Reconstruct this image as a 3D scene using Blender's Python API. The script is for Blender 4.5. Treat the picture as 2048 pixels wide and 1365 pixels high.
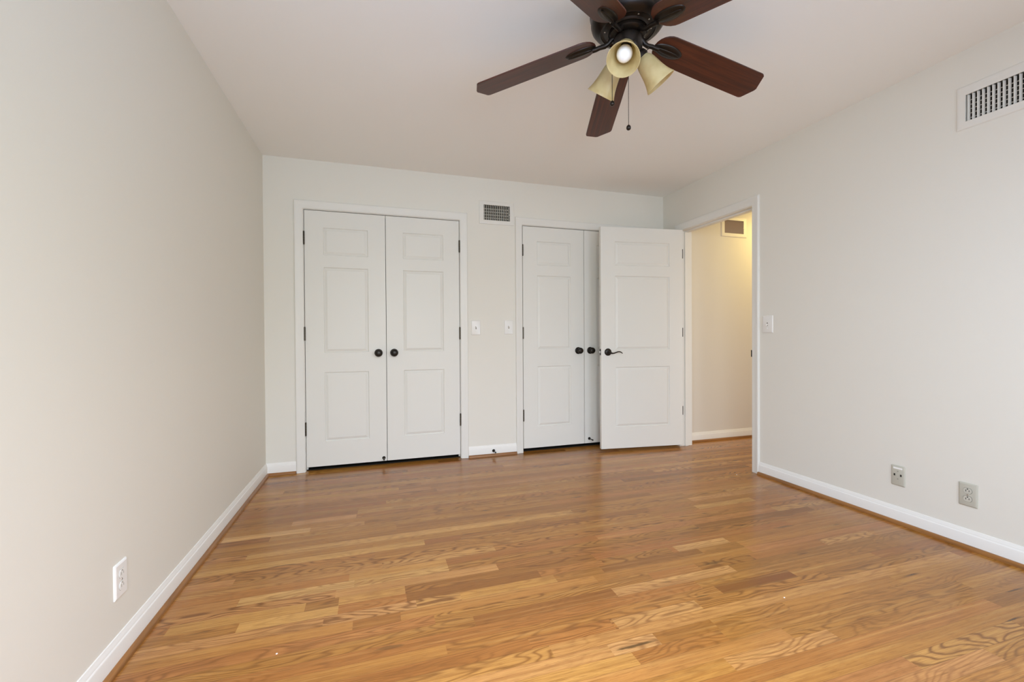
import bpy, math, random
from mathutils import Vector, Matrix

for o in list(bpy.data.objects):
    bpy.data.objects.remove(o)
S = bpy.context.scene
COL = S.collection
PI = math.pi
rnd = random.Random(7)

# ------------------------------------------------------------------ room measures (metres)
W, H = 3.571, 2.44            # room width (x), ceiling height; back wall is y = 0, room runs to y = YF
YF = -4.30
WT = 0.12                     # wall thickness
HX = 5.30                     # far end of the hallway
HYB = -0.165                  # hallway back wall
HYN = -2.40                   # hallway near wall

# ------------------------------------------------------------------ camera
cam = bpy.data.cameras.new('camera')
cam.sensor_width = 36.0
cam.sensor_fit = 'HORIZONTAL'
cam.lens = 872.28 / 2048 * 36.0
cam.clip_start = 0.02
cam_o = bpy.data.objects.new('camera', cam)
COL.objects.link(cam_o)
r_ = Vector((0.95420235, -0.29910056, -0.00606029))
u_ = Vector((0.00871143, 0.00753117, 0.99993369))
f_ = Vector((0.29903508, 0.95419188, -0.00979186))
m = Matrix((r_, u_, -f_)).transposed().to_4x4()
m.translation = (0.80476, -3.72966, 1.04982)
cam_o.matrix_world = m
S.camera = cam_o

# ------------------------------------------------------------------ exposure, sky, daylight through the two windows, hall lamp
S.view_settings.view_transform = 'Standard'
S.view_settings.look = 'None'
S.view_settings.gamma = 1.0
S.view_settings.exposure = 0.06
S.view_settings.use_curve_mapping = False
S.cycles.max_bounces = 14
S.cycles.diffuse_bounces = 8

WIN = [(0.45, 1.65), (2.20, 3.10)]      # x ranges of the windows in the front wall
WINL = (-4.05, -3.15)                   # y range of the window in the left wall
WZ0, WZ1 = 0.74, 2.06

world = bpy.data.worlds.new('sky')
S.world = world
world.use_nodes = True
wn = world.node_tree
bg = wn.nodes['Background']
bg.inputs['Color'].default_value = (0.80, 0.90, 1.0, 1)
bg.inputs['Strength'].default_value = 0.3

def area(name, loc, rot, sx, sy, power, color, spread=180):
    l = bpy.data.lights.new(name, 'AREA')
    l.shape = 'RECTANGLE'
    l.size, l.size_y = sx, sy
    l.energy = power
    l.color = color
    l.spread = math.radians(spread)
    o = bpy.data.objects.new(name, l)
    COL.objects.link(o)
    o.location = loc
    o.rotation_euler = rot
    return o

wzm, wzh = (WZ0 + WZ1) / 2, WZ1 - WZ0 - 0.02
w1, w2 = [((a_ + b_) / 2, b_ - a_ - 0.02) for a_, b_ in WIN]
# sky light coming down through the windows; the wide one also gets high blue sky and an added upward fill for the ceiling
def front_light(name, w, tilt, power, color, spread, d):
    area(name, (w[0], YF - d, wzm), (PI / 2 - math.radians(tilt), 0, 0), w[1], wzh, power, color, spread)
front_light('wide_window_sky', w1, 28, 33.5, (0.93, 1.05, 1.07), 140, 0.004)
front_light('wide_window_high_sky', w1, 50, 17, (0.93, 0.95, 1.25), 100, 0.006)
front_light('wide_window_ceiling_fill', w1, -50, 6.5, (0.45, 0.90, 1.80), 100, 0.008)
front_light('narrow_window_sky', w2, 28, 18.5, (0.87, 1.0, 1.18), 140, 0.004)
area('side_window_sky', (-0.004, sum(WINL) / 2, wzm), (0, -(PI / 2 - math.radians(28)), 0), wzh, WINL[1] - WINL[0] - 0.02, 22, (0.80, 0.97, 1.28), 140)
# ceiling lamp of the hallway and a low fill light added to brighten it
area('hall_lamp', (4.82, -0.56, 2.36), (0, 0, 0), 0.24, 0.24, 10.5, (1.0, 0.77, 0.26))
area('hall_fill', (4.40, HYN - 0.004, 0.85), (PI / 2, 0, 0), 0.98, 1.28, 10.0, (1.0, 0.90, 0.84))

# ------------------------------------------------------------------ materials
def lin(*c):
    o = []
    for v in c:
        v /= 255.0
        o.append(v / 12.92 if v <= 0.04045 else ((v + 0.055) / 1.055) ** 2.4)
    return tuple(o) + (1.0,)

MATS = {}
def mat(name, color, rough=0.5, metal=0.0, coat=0.0, spec=0.5, bump=None, noise_col=None):
    m = bpy.data.materials.new(name)
    m.use_nodes = True
    nt = m.node_tree
    b = nt.nodes['Principled BSDF']
    b.inputs['Base Color'].default_value = color
    b.inputs['Roughness'].default_value = rough
    b.inputs['Metallic'].default_value = metal
    b.inputs['Specular IOR Level'].default_value = spec
    b.inputs['Coat Weight'].default_value = coat
    if bump or noise_col:
        tc = nt.nodes.new('ShaderNodeTexCoord')
        n = nt.nodes.new('ShaderNodeTexNoise')
        sc, st = bump if bump else (20, 0)
        n.inputs['Scale'].default_value = sc
        n.inputs['Detail'].default_value = 4
        nt.links.new(tc.outputs['Object'], n.inputs['Vector'])
        if bump:
            bp = nt.nodes.new('ShaderNodeBump')
            bp.inputs['Strength'].default_value = st
            bp.inputs['Distance'].default_value = 0.002
            nt.links.new(n.outputs['Fac'], bp.inputs['Height'])
            nt.links.new(bp.outputs['Normal'], b.inputs['Normal'])
        if noise_col:
            mx = nt.nodes.new('ShaderNodeMix')
            mx.data_type = 'RGBA'
            mx.inputs[6].default_value = color
            mx.inputs[7].default_value = noise_col
            nt.links.new(n.outputs['Fac'], mx.inputs[0])
            nt.links.new(mx.outputs[2], b.inputs['Base Color'])
    MATS[name] = m
    return m

WALL = mat('wall_paint', (0.738, 0.716, 0.648, 1), 0.62, bump=(260, 0.10), spec=0.3)
HALLW = mat('hall_paint', (0.70, 0.665, 0.60, 1), 0.62, bump=(260, 0.10), spec=0.3)
CEIL = mat('ceiling_paint', (0.88, 0.88, 0.85, 1), 0.8, bump=(200, 0.12), spec=0.2)
CASE = mat('casing_paint', (0.75, 0.738, 0.69, 1), 0.40, bump=(60, 0.03), spec=0.35)
TRIM = mat('trim_paint', (0.80, 0.785, 0.745, 1), 0.40, bump=(60, 0.03), spec=0.35)
DOORM = mat('door_paint', (0.735, 0.725, 0.675, 1), 0.40, bump=(45, 0.04), spec=0.28)
CLOS = mat('closet_shade_paint', (0.10, 0.095, 0.09, 1), 0.8)  # shade of the closed closets put into the colour, keeps door gaps dark
BRONZE = mat('oil_rubbed_bronze', lin(33, 27, 21), 0.36, metal=0.6, bump=(40, 0.03), noise_col=lin(44, 34, 26))
BRONZE2 = mat('dark_bronze_hardware', lin(38, 33, 28), 0.36, metal=0.6, bump=(60, 0.03))
HINGE = mat('bronze_hinge', lin(78, 70, 58), 0.4, metal=0.7)
STEEL = mat('satin_steel', (0.6, 0.58, 0.54, 1), 0.35, metal=1.0)
PLATE_W = mat('white_plastic', (0.84, 0.835, 0.81, 1), 0.28)
PLATE_S = mat('switch_plastic', (0.775, 0.76, 0.72, 1), 0.3)
PLATE_A = mat('almond_plastic', (0.50, 0.485, 0.41, 1), 0.35)
PLATE_AF = mat('almond_receptacle', (0.55, 0.535, 0.46, 1), 0.3)
SLOT = mat('dark_slot', (0.02, 0.018, 0.015, 1), 0.6)
GREYSLOT = mat('grey_slot', (0.30, 0.28, 0.24, 1), 0.6)
VENTW = mat('vent_enamel', (0.735, 0.718, 0.665, 1), 0.38)
VENTS = mat('vent_slats', (0.72, 0.70, 0.63, 1), 0.4)
VENTH = mat('hall_vent_enamel', (0.71, 0.675, 0.61, 1), 0.45)
VENTT = mat('tan_vent_slats', (0.50, 0.40, 0.31, 1), 0.5)
DUCT = mat('duct_dark', (0.045, 0.038, 0.028, 1), 0.8)
DUCT2 = mat('duct_brown', (0.24, 0.16, 0.10, 1), 0.8)
BULB = mat('bulb_glass', (0.92, 0.92, 0.91, 1), 0.12)
RUBBER = mat('black_rubber', (0.015, 0.014, 0.013, 1), 0.55)
FLECK = mat('white_paint_fleck', (0.85, 0.84, 0.8, 1), 0.6)

def shade_glass():
    m = bpy.data.materials.new('amber_frosted_glass')
    m.use_nodes = True
    nt = m.node_tree
    b = nt.nodes['Principled BSDF']
    out = nt.nodes['Material Output']
    tc = nt.nodes.new('ShaderNodeTexCoord')
    n = nt.nodes.new('ShaderNodeTexNoise')
    n.inputs['Scale'].default_value = 14
    n.inputs['Detail'].default_value = 3
    rp = nt.nodes.new('ShaderNodeValToRGB')
    rp.color_ramp.elements[0].position = 0.3
    rp.color_ramp.elements[0].color = lin(216, 196, 142)
    rp.color_ramp.elements[1].position = 0.7
    rp.color_ramp.elements[1].color = lin(238, 226, 182)
    nt.links.new(tc.outputs['Object'], n.inputs['Vector'])
    nt.links.new(n.outputs['Fac'], rp.inputs['Fac'])
    nt.links.new(rp.outputs['Color'], b.inputs['Base Color'])
    b.inputs['Roughness'].default_value = 0.32
    tr = nt.nodes.new('ShaderNodeBsdfTranslucent')
    nt.links.new(rp.outputs['Color'], tr.inputs['Color'])
    mx = nt.nodes.new('ShaderNodeMixShader')
    mx.inputs[0].default_value = 0.5
    nt.links.new(b.outputs[0], mx.inputs[1])
    nt.links.new(tr.outputs[0], mx.inputs[2])
    nt.links.new(mx.outputs[0], out.inputs['Surface'])
    return m
GLASS = shade_glass()

def wood_simple(name, c1, c2, c3, sx, sy, rough, coat):
    """straight-grained stained wood; the grain runs along UV u"""
    m = bpy.data.materials.new(name)
    m.use_nodes = True
    nt = m.node_tree
    b = nt.nodes['Principled BSDF']
    tc = nt.nodes.new('ShaderNodeTexCoord')
    mp = nt.nodes.new('ShaderNodeMapping')
    mp.inputs['Scale'].default_value = (sx, sy, sy)
    n = nt.nodes.new('ShaderNodeTexNoise')
    n.inputs['Scale'].default_value = 1.0
    n.inputs['Detail'].default_value = 6
    n.inputs['Roughness'].default_value = 0.65
    n.inputs['Distortion'].default_value = 0.6
    rp = nt.nodes.new('ShaderNodeValToRGB')
    rp.color_ramp.elements[0].position = 0.28
    rp.color_ramp.elements[0].color = c1
    e = rp.color_ramp.elements.new(0.5)
    e.color = c2
    rp.color_ramp.elements[2].position = 0.75
    rp.color_ramp.elements[2].color = c3
    nt.links.new(tc.outputs['UV'], mp.inputs['Vector'])
    nt.links.new(mp.outputs['Vector'], n.inputs['Vector'])
    nt.links.new(n.outputs['Fac'], rp.inputs['Fac'])
    nt.links.new(rp.outputs['Color'], b.inputs['Base Color'])
    b.inputs['Roughness'].default_value = rough
    b.inputs['Coat Weight'].default_value = coat
    b.inputs['Coat Roughness'].default_value = 0.15
    return m
BLADE = wood_simple('mahogany_blade', lin(48, 21, 12), lin(68, 30, 16), lin(94, 44, 22), 3, 60, 0.42, 0.15)
SHOE = wood_simple('stained_shoe_moulding', lin(112, 71, 30), lin(140, 92, 43), lin(164, 111, 57), 2, 60, 0.35, 0.2)

def floor_material():
    """oak strip: per-strip tone and grain, UV in metres with a random shift per strip; 'strip' attribute = (tone, figure, across 0-1)"""
    m = bpy.data.materials.new('oak_strip_floor')
    m.use_nodes = True
    nt = m.node_tree
    N, L = nt.nodes, nt.links
    b = N['Principled BSDF']
    uv = N.new('ShaderNodeUVMap'); uv.uv_map = 'UVMap'
    at = N.new('ShaderNodeAttribute'); at.attribute_name = 'strip'
    sep = N.new('ShaderNodeSeparateColor')
    L.new(at.outputs['Color'], sep.inputs[0])
    def mapping(sx, sy):
        mp = N.new('ShaderNodeMapping')
        mp.inputs['Scale'].default_value = (sx, sy, 1)
        L.new(uv.outputs[0], mp.inputs['Vector'])
        return mp.outputs[0]
    def noise(vec, detail, rough=0.55, dist=0.0):
        n = N.new('ShaderNodeTexNoise')
        n.noise_dimensions = '2D'
        n.inputs['Scale'].default_value = 1
        n.inputs['Detail'].default_value = detail
        n.inputs['Roughness'].default_value = rough
        n.inputs['Distortion'].default_value = dist
        L.new(vec, n.inputs['Vector'])
        return n.outputs['Fac']
    def math_(op, a, c, clamp=False):
        n = N.new('ShaderNodeMath'); n.operation = op; n.use_clamp = clamp
        for i, v in enumerate((a, c)):
            if isinstance(v, (int, float)): n.inputs[i].default_value = v
            else: L.new(v, n.inputs[i])
        return n.outputs[0]
    def ramp(fac, *st):
        r = N.new('ShaderNodeValToRGB')
        el = r.color_ramp.elements
        while len(el) < len(st): el.new(0.5)
        for e, (p, c) in zip(el, st):
            e.position = p; e.color = c
        L.new(fac, r.inputs['Fac'])
        return r.outputs['Color']
    def mixc(fac, a, c, blend='MIX'):
        n = N.new('ShaderNodeMix'); n.data_type = 'RGBA'; n.blend_type = blend
        if isinstance(fac, (int, float)): n.inputs[0].default_value = fac
        else: L.new(fac, n.inputs[0])
        for i, v in ((6, a), (7, c)):
            if isinstance(v, tuple): n.inputs[i].default_value = v
            else: L.new(v, n.inputs[i])
        return n.outputs[2]
    # base tone of each strip; some strips run redder, some more golden
    base = ramp(sep.outputs[0], (0.0, lin(126, 82, 40)), (0.3, lin(158, 110, 57)), (0.6, lin(178, 129, 70)), (0.85, lin(196, 149, 87)), (1.0, lin(212, 170, 112)))
    red = ramp(sep.outputs[0], (0.0, lin(120, 72, 38)), (0.5, lin(170, 112, 64)), (1.0, lin(204, 155, 104)))
    base = mixc(at.outputs['Alpha'], base, red)
    # slow tone drift along a strip
    drift = noise(mapping(1.3, 14), 2)
    base = mixc(math_('MULTIPLY', math_('SUBTRACT', drift, 0.44), 1.1, True), base, lin(126, 80, 40), 'MIX')
    # cathedral figure: growth rings cut through a board, drawn out along it
    warp = noise(mapping(1.5, 8), 2, 0.45)
    wav = noise(mapping(9, 30), 2, 0.5)
    sepv = N.new('ShaderNodeSeparateXYZ'); L.new(mapping(1.0, 13), sepv.inputs[0])
    ph = math_('ADD', math_('ADD', math_('MULTIPLY', warp, 105.0), math_('MULTIPLY', wav, 3.0)), math_('MULTIPLY', sepv.outputs[1], 9.0))
    rings = math_('ADD', math_('MULTIPLY', math_('SINE', ph, 0), 0.5), 0.5)
    rings = math_('POWER', rings, 2.6)
    fig = math_('MULTIPLY', rings, sep.outputs[1])
    base = mixc(math_('MULTIPLY', fig, 0.90), base, lin(108, 66, 32), 'MIX')
    # long straight grain, fine grain and open pores
    streak = noise(mapping(1.6, 95), 4, 0.6, 0.3)
    base = mixc(math_('MULTIPLY', math_('SUBTRACT', streak, 0.48), 2.1, True), base, lin(118, 74, 36), 'MIX')
    pale = math_('MULTIPLY', math_('SUBTRACT', noise(mapping(1.1, 60), 3, 0.6), 0.53), 1.3, True)
    base = mixc(pale, base, lin(206, 162, 100), 'MIX')
    fine = noise(mapping(6, 240), 5, 0.7)
    base = mixc(math_('MULTIPLY', math_('SUBTRACT', fine, 0.45), 1.3, True), base, lin(116, 72, 36), 'MIX')
    pores = noise(mapping(11, 520), 2, 0.6)
    base = mixc(math_('MULTIPLY', math_('GREATER_THAN', pores, 0.63), 0.40), base, lin(92, 54, 26), 'MIX')
    # knots and mineral streaks
    kn = noise(mapping(4.2, 34), 1, 0.4)
    base = mixc(math_('MULTIPLY', math_('SUBTRACT', kn, 0.77), 8.0, True), base, lin(70, 42, 22), 'MIX')
    # a few dark mineral streaks lying in single strips: (x, y, half length, half width)
    geo = N.new('ShaderNodeNewGeometry')
    wob = noise(mapping(14, 60), 3, 0.6)
    for sx, sy, hl, hw, k in ((1.632, -2.452, .088, .0075, .85), (2.275, -2.095, .075, .012, .55), (0.840, -2.205, .050, .012, .5), (2.93, -1.905, .07, .011, .55), (2.05, -2.29, .05, .004, .7)):
        mp = N.new('ShaderNodeMapping'); mp.vector_type = 'TEXTURE'
        mp.inputs['Location'].default_value = (sx, sy, 0)
        mp.inputs['Scale'].default_value = (hl, hw, 1)
        L.new(geo.outputs['Position'], mp.inputs['Vector'])
        ln = N.new('ShaderNodeVectorMath'); ln.operation = 'LENGTH'
        L.new(mp.outputs[0], ln.inputs[0])
        d = math_('SUBTRACT', 1.0, math_('ADD', ln.outputs['Value'], math_('MULTIPLY', math_('SUBTRACT', wob, 0.5), 1.2)))
        base = mixc(math_('MULTIPLY', math_('MULTIPLY', d, 2.2, True), k), base, lin(76, 54, 28), 'MIX')
    # seams between strips
    ac = math_('ABSOLUTE', math_('SUBTRACT', sep.outputs[2], 0.5), 0)
    seam = math_('GREATER_THAN', ac, 0.487)
    base = mixc(math_('MULTIPLY', seam, 0.45), base, lin(78, 46, 24), 'MIX')
    hs = N.new('ShaderNodeHueSaturation')
    hs.inputs['Saturation'].default_value = 1.05
    hs.inputs['Value'].default_value = 0.99
    L.new(base, hs.inputs['Color'])
    L.new(hs.outputs[0], b.inputs['Base Color'])
    rr = noise(mapping(2, 10), 2)
    L.new(math_('ADD', math_('MULTIPLY', rr, 0.10), 0.17), b.inputs['Roughness'])
    b.inputs['Specular IOR Level'].default_value = 0.5
    bp = N.new('ShaderNodeBump')
    bp.inputs['Strength'].default_value = 0.12
    bp.inputs['Distance'].default_value = 0.0006
    hgt = math_('SUBTRACT', math_('MULTIPLY', noise(mapping(1.2, 9), 1), 1.2), math_('MULTIPLY', seam, 0.6))
    L.new(hgt, bp.inputs['Height'])
    L.new(bp.outputs['Normal'], b.inputs['Normal'])
    return m
FLOORM = floor_material()

# ------------------------------------------------------------------ mesh helpers
class MB:
    def __init__(s): s.v, s.f, s.uv = [], [], []
    def vert(s, p): s.v.append(tuple(p)); return len(s.v) - 1
    def quad(s, a, b, c, d): s.f.append((a, b, c, d))
    def box(s, p0, p1):
        x0, y0, z0 = (min(a, b) for a, b in zip(p0, p1)); x1, y1, z1 = (max(a, b) for a, b in zip(p0, p1))
        i = len(s.v)
        s.v += [(x0, y0, z0), (x1, y0, z0), (x1, y1, z0), (x0, y1, z0), (x0, y0, z1), (x1, y0, z1), (x1, y1, z1), (x0, y1, z1)]
        s.f += [tuple(i + k for k in q) for q in ((0, 3, 2, 1), (4, 5, 6, 7), (0, 1, 5, 4), (1, 2, 6, 5), (2, 3, 7, 6), (3, 0, 4, 7))]
        return s
    def obox(s, T, p0, p1):
        i = len(s.v); s.box(p0, p1)
        for k in range(i, len(s.v)): s.v[k] = tuple(T @ Vector(s.v[k]))
        return s
    def poly_prism(s, pts, axis_fn, d0, d1):
        """pts: 2-D outline; axis_fn(a, b, d) -> 3-D"""
        n = len(pts); i = len(s.v)
        for d in (d0, d1):
            for a, b in pts: s.v.append(tuple(axis_fn(a, b, d)))
        s.f.append(tuple(range(i + n - 1, i - 1, -1))); s.f.append(tuple(range(i + n, i + 2 * n)))
        for k in range(n):
            j = (k + 1) % n
            s.f.append((i + k, i + j, i + n + j, i + n + k))
        return s
    def lathe(s, prof, T=None, n=32, close_ends=True):
        """prof: list of (radius, z)"""
        T = T or Matrix.Identity(4)
        i = len(s.v)
        for r, z in prof:
            for k in range(n):
                a = 2 * PI * k / n
                s.v.append(tuple(T @ Vector((r * math.cos(a), r * math.sin(a), z))))
        for q in range(len(prof) - 1):
            for k in range(n):
                j = (k + 1) % n
                s.f.append((i + q * n + k, i + q * n + j, i + (q + 1) * n + j, i + (q + 1) * n + k))
        if close_ends:
            s.f.append(tuple(i + k for k in range(n - 1, -1, -1)))
            e = i + (len(prof) - 1) * n
            s.f.append(tuple(e + k for k in range(n)))
        return s
    def tube(s, pts, rad, n=10):
        pts = [Vector(p) for p in pts]
        rad = rad if isinstance(rad, (list, tuple)) else [rad] * len(pts)
        i = len(s.v); nrm = None
        for k, p in enumerate(pts):
            d = (pts[min(k + 1, len(pts) - 1)] - pts[max(k - 1, 0)]).normalized()
            if nrm is None:
                nrm = d.orthogonal().normalized()
            nrm = (nrm - d * nrm.dot(d)).normalized()
            bn = d.cross(nrm)
            for q in range(n):
                a = 2 * PI * q / n
                s.v.append(tuple(p + (nrm * math.cos(a) + bn * math.sin(a)) * rad[k]))
        for k in range(len(pts) - 1):
            for q in range(n):
                j = (q + 1) % n
                s.f.append((i + k * n + q, i + k * n + j, i + (k + 1) * n + j, i + (k + 1) * n + q))
        s.f.append(tuple(i + q for q in range(n - 1, -1, -1)))
        e = i + (len(pts) - 1) * n
        s.f.append(tuple(e + q for q in range(n)))
        return s
    def build(s, name, material, parent=None, smooth=False, bevel=0.0, seg=2, fix=True):
        me = bpy.data.meshes.new(name)
        me.from_pydata(s.v, [], s.f)
        me.update()
        if fix:
            import bmesh
            bm = bmesh.new(); bm.from_mesh(me)
            bmesh.ops.recalc_face_normals(bm, faces=bm.faces)
            bm.to_mesh(me); bm.free()
        me.materials.append(material)
        o = bpy.data.objects.new(name, me)
        COL.objects.link(o)
        if bevel:
            b = o.modifiers.new('edge', 'BEVEL'); b.width = bevel; b.segments = seg; b.limit_method = 'ANGLE'; b.angle_limit = math.radians(35)
            b.harden_normals = False
        if smooth:
            for p in me.polygons: p.use_smooth = True
            e = o.modifiers.new('split', 'EDGE_SPLIT'); e.split_angle = math.radians(smooth if smooth > 1 else 40)
        if parent: o.parent = parent
        return o

def tag(o, label, cat, kind=None, group=None):
    o['label'] = label; o['category'] = cat
    if kind: o['kind'] = kind
    if group: o['group'] = group
    return o

def empty(name, loc, label, cat, kind=None, group=None, rotz=0.0):
    o = bpy.data.objects.new(name, None)
    COL.objects.link(o)
    o.location = loc
    o.rotation_euler = (0, 0, rotz)
    o.empty_display_size = 0.1
    return tag(o, label, cat, kind, group)

def dup(root, loc, rotz, label, group=None):
    r = root.copy(); COL.objects.link(r)
    r.location = loc; r.rotation_euler = (0, 0, rotz)
    r['label'] = label
    if group: r['group'] = group
    for ch in list(root.children):
        c = ch.copy(); COL.objects.link(c); c.parent = r
        for g in ch.children:
            d = g.copy(); COL.objects.link(d); d.parent = c
    return r

# ------------------------------------------------------------------ floor
def build_floor():
    x0, x1, y0, y1 = -WT, HX + WT, YF - WT, 0.80
    sw = 0.0572
    rows = int((y1 - y0) / sw) + 1
    # strips one can pick out in the room: (x from, x to, y, tone, figure)
    special = [(0.916, 1.489, -1.955, 0.12, 0.15), (0.277, 0.71, -1.75, 0.93, 0.5), (0.71, 1.113, -1.75, 0.90, 0.5),
               (0.612, 0.95, -2.012, 0.84, 0.9), (0.717, 0.887, -2.06, 0.28, 0.3), (0.04, 0.456, -1.145, 0.97, 0.0),
               (0.95, 1.126, -2.0, 0.80, 1.0), (0.657, 0.914, -1.886, 0.75, 0.3), (0.319, 0.659, -1.905, 0.86, 0.2),
               (1.036, 1.222, -1.46, 0.25, 0.2), (2.668, 3.102, -1.51, 0.86, 0.2), (2.205, 2.516, -1.92, 0.88, 0.3),
               (1.768, 2.307, -1.967, 0.14, 0.4), (1.546, 1.727, -2.46, 0.92, 0.6), (1.73, 2.332, -2.147, 0.86, 0.5),
               (2.194, 2.5, -2.09, 0.25, 0.9), (1.3, 1.62, -2.34, 0.5, 0.8), (1.63, 2.0, -2.34, 0.85, 0.7)]
    sp = {}
    for s in special:
        sp.setdefault(int((s[2] - y0) / sw), []).append(s)
    me = bpy.data.meshes.new('floor')
    V, F, UV, AT = [], [], [], []
    for r in range(rows):
        ya, yb = y0 + r * sw, y0 + (r + 1) * sw
        cuts = []
        x = x0 - rnd.uniform(0, 0.8)
        while x < x1:
            l = rnd.choice((0.4, 0.6, 0.9, 1.1, 1.3, 1.6, 1.9)) * rnd.uniform(0.85, 1.15)
            cuts.append([x, x + l, min(1, max(0, rnd.gauss(0.52, 0.17))), rnd.random() ** 1.7]); x += l
        for s in sp.get(r, []):
            new = []
            for c in cuts:
                if c[1] <= s[0] or c[0] >= s[1]: new.append(c); continue
                if c[0] < s[0]: new.append([c[0], s[0], c[2], c[3]])
                if c[1] > s[1]: new.append([s[1], c[1], c[2], c[3]])
            new.append([s[0], s[1], s[3], s[4]])
            cuts = new
        for c in cuts:
            a, b = max(c[0], x0), min(c[1], x1)
            if b - a < 0.001: continue
            i = len(V)
            V += [(a, ya, 0), (b, ya, 0), (b, yb, 0), (a, yb, 0)]
            F.append((i, i + 1, i + 2, i + 3))
            du, dv = rnd.uniform(0, 60), rnd.uniform(0, 60)
            UV += [(a + du, dv), (b + du, dv), (b + du, dv + sw), (a + du, dv + sw)]
            hue = rnd.random() ** 1.6
            AT += [(c[2], c[3], 0.0, hue), (c[2], c[3], 0.0, hue), (c[2], c[3], 1.0, hue), (c[2], c[3], 1.0, hue)]
    me.from_pydata(V, [], F)
    me.uv_layers.new(name='UVMap')
    me.color_attributes.new('strip', 'FLOAT_COLOR', 'CORNER')
    ul, ca = me.uv_layers['UVMap'], me.color_attributes['strip']
    for p in me.polygons:
        for li in p.loop_indices:
            vi = me.loops[li].vertex_index
            ul.data[li].uv = UV[vi]
            ca.data[li].color = AT[vi]
    me.materials.append(FLOORM)
    o = bpy.data.objects.new('floor', me)
    COL.objects.link(o)
    return tag(o, 'golden oak strip floor running across the bedroom and hallway', 'floor', 'structure')
build_floor()

# ------------------------------------------------------------------ walls
def wall(name, material, fn, u0, u1, v0, v1, t, holes, label):
    """fn(u, v, d): wall plane point, d = depth from the room face; holes: (ua, ub, va, vb) go right through"""
    us = sorted({u0, u1} | {max(u0, min(u1, h[k])) for h in holes for k in (0, 1)})
    vs = sorted({v0, v1} | {max(v0, min(v1, h[k])) for h in holes for k in (2, 3)})
    mb = MB()
    def hole(a, b): return any(h[0] - 1e-6 < a < h[1] + 1e-6 and h[2] - 1e-6 < b < h[3] + 1e-6 for h in holes)
    solid = {}
    for i in range(len(us) - 1):
        for j in range(len(vs) - 1):
            solid[i, j] = not hole((us[i] + us[i + 1]) / 2, (vs[j] + vs[j + 1]) / 2)
    ids = {}
    def P(i, j, d):
        k = (i, j, d)
        if k not in ids: ids[k] = mb.vert(fn(us[i], vs[j], t * d))
        return ids[k]
    for (i, j), s in solid.items():
        if not s: continue
        mb.quad(P(i, j, 0), P(i + 1, j, 0), P(i + 1, j + 1, 0), P(i, j + 1, 0))
        mb.quad(P(i, j, 1), P(i, j + 1, 1), P(i + 1, j + 1, 1), P(i + 1, j, 1))
        for di, dj, e in ((-1, 0, ((0, 0), (0, 1))), (1, 0, ((1, 0), (1, 1))), (0, -1, ((0, 0), (1, 0))), (0, 1, ((0, 1), (1, 1)))):
            if not solid.get((i + di, j + dj), False):
                (a, b), (c, d) = e
                mb.quad(P(i + a, j + b, 0), P(i + c, j + d, 0), P(i + c, j + d, 1), P(i + a, j + b, 1))
    return tag(mb.build(name, material), label, 'wall', 'structure')

C1 = (0.279, 1.504, 2.054)      # closet openings: x0, x1, head
C2 = (2.076, 3.301, 2.054)
DR = (-1.083, -0.262, 2.040)    # doorway in the right wall: y near, y far, head
JT = 0.019
VB = (1.720, 1.959, 2.077, 2.210)   # register holes
VR = (-2.655, -2.350, 2.088, 2.217)
VH = (4.171, 4.412, 2.085, 2.217)

wall('wall_back', WALL, lambda u, v, d: (u, d, v), -WT, W + WT, 0, H, WT,
     [(C1[0] - JT, C1[1] + JT, -1, C1[2] + JT), (C2[0] - JT, C2[1] + JT, -1, C2[2] + JT), VB], 'off-white painted wall holding both double closets')
wall('wall_left', WALL, lambda u, v, d: (-d, u, v), YF, 0, 0, H, WT, [(WINL[0], WINL[1], WZ0, WZ1)], 'plain off-white wall on the left with one outlet')
wall('wall_right', WALL, lambda u, v, d: (W + d, u, v), YF, 0, 0, H, WT, [(DR[0] - JT, DR[1] + JT, -1, DR[2] + JT), VR],
     'off-white wall with the hall doorway, vent and two outlets')
wall('wall_front', WALL, lambda u, v, d: (u, YF - d, v), -WT, W + WT, 0, H, WT, [(a, b, WZ0, WZ1) for a, b in WIN],
     'off-white window wall facing the closets')
wall('wall_hall_back', HALLW, lambda u, v, d: (u, HYB + d, v), W + WT, HX, 0, H, WT, [VH], 'cream hallway wall seen through the open doorway')
wall('wall_hall_end', HALLW, lambda u, v, d: (HX + d, u, v), HYN, HYB, 0, H, WT, [], 'cream end wall of the hallway')
wall('wall_hall_near', HALLW, lambda u, v, d: (u, HYN - d, v), W + WT, HX, 0, H, WT, [(3.90, 4.90, 0.2, 1.5)], 'cream near wall of the hallway')  # opening added only to hold the hall fill light
mb = MB(); mb.box((-WT, YF - WT, H), (W + WT, WT, H + 0.1))
tag(mb.build('ceiling', CEIL), 'smooth white bedroom ceiling above the fan', 'ceiling', 'structure')
mb = MB(); mb.box((W + WT, HYN - WT, H), (HX + WT, HYB + WT, H + 0.1))
tag(mb.build('ceiling_hall', CEIL), 'white hallway ceiling past the doorway', 'ceiling', 'structure')
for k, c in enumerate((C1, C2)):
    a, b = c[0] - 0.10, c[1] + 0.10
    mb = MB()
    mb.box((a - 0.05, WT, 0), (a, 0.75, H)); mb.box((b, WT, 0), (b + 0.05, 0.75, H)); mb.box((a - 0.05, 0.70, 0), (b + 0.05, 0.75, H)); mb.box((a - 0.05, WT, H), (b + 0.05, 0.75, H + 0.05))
    tag(mb.build('wall_closet', CLOS), 'dark closet interior behind the %s double doors' % ('wide left' if k == 0 else 'right half-hidden'), 'closet', 'structure')

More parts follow.
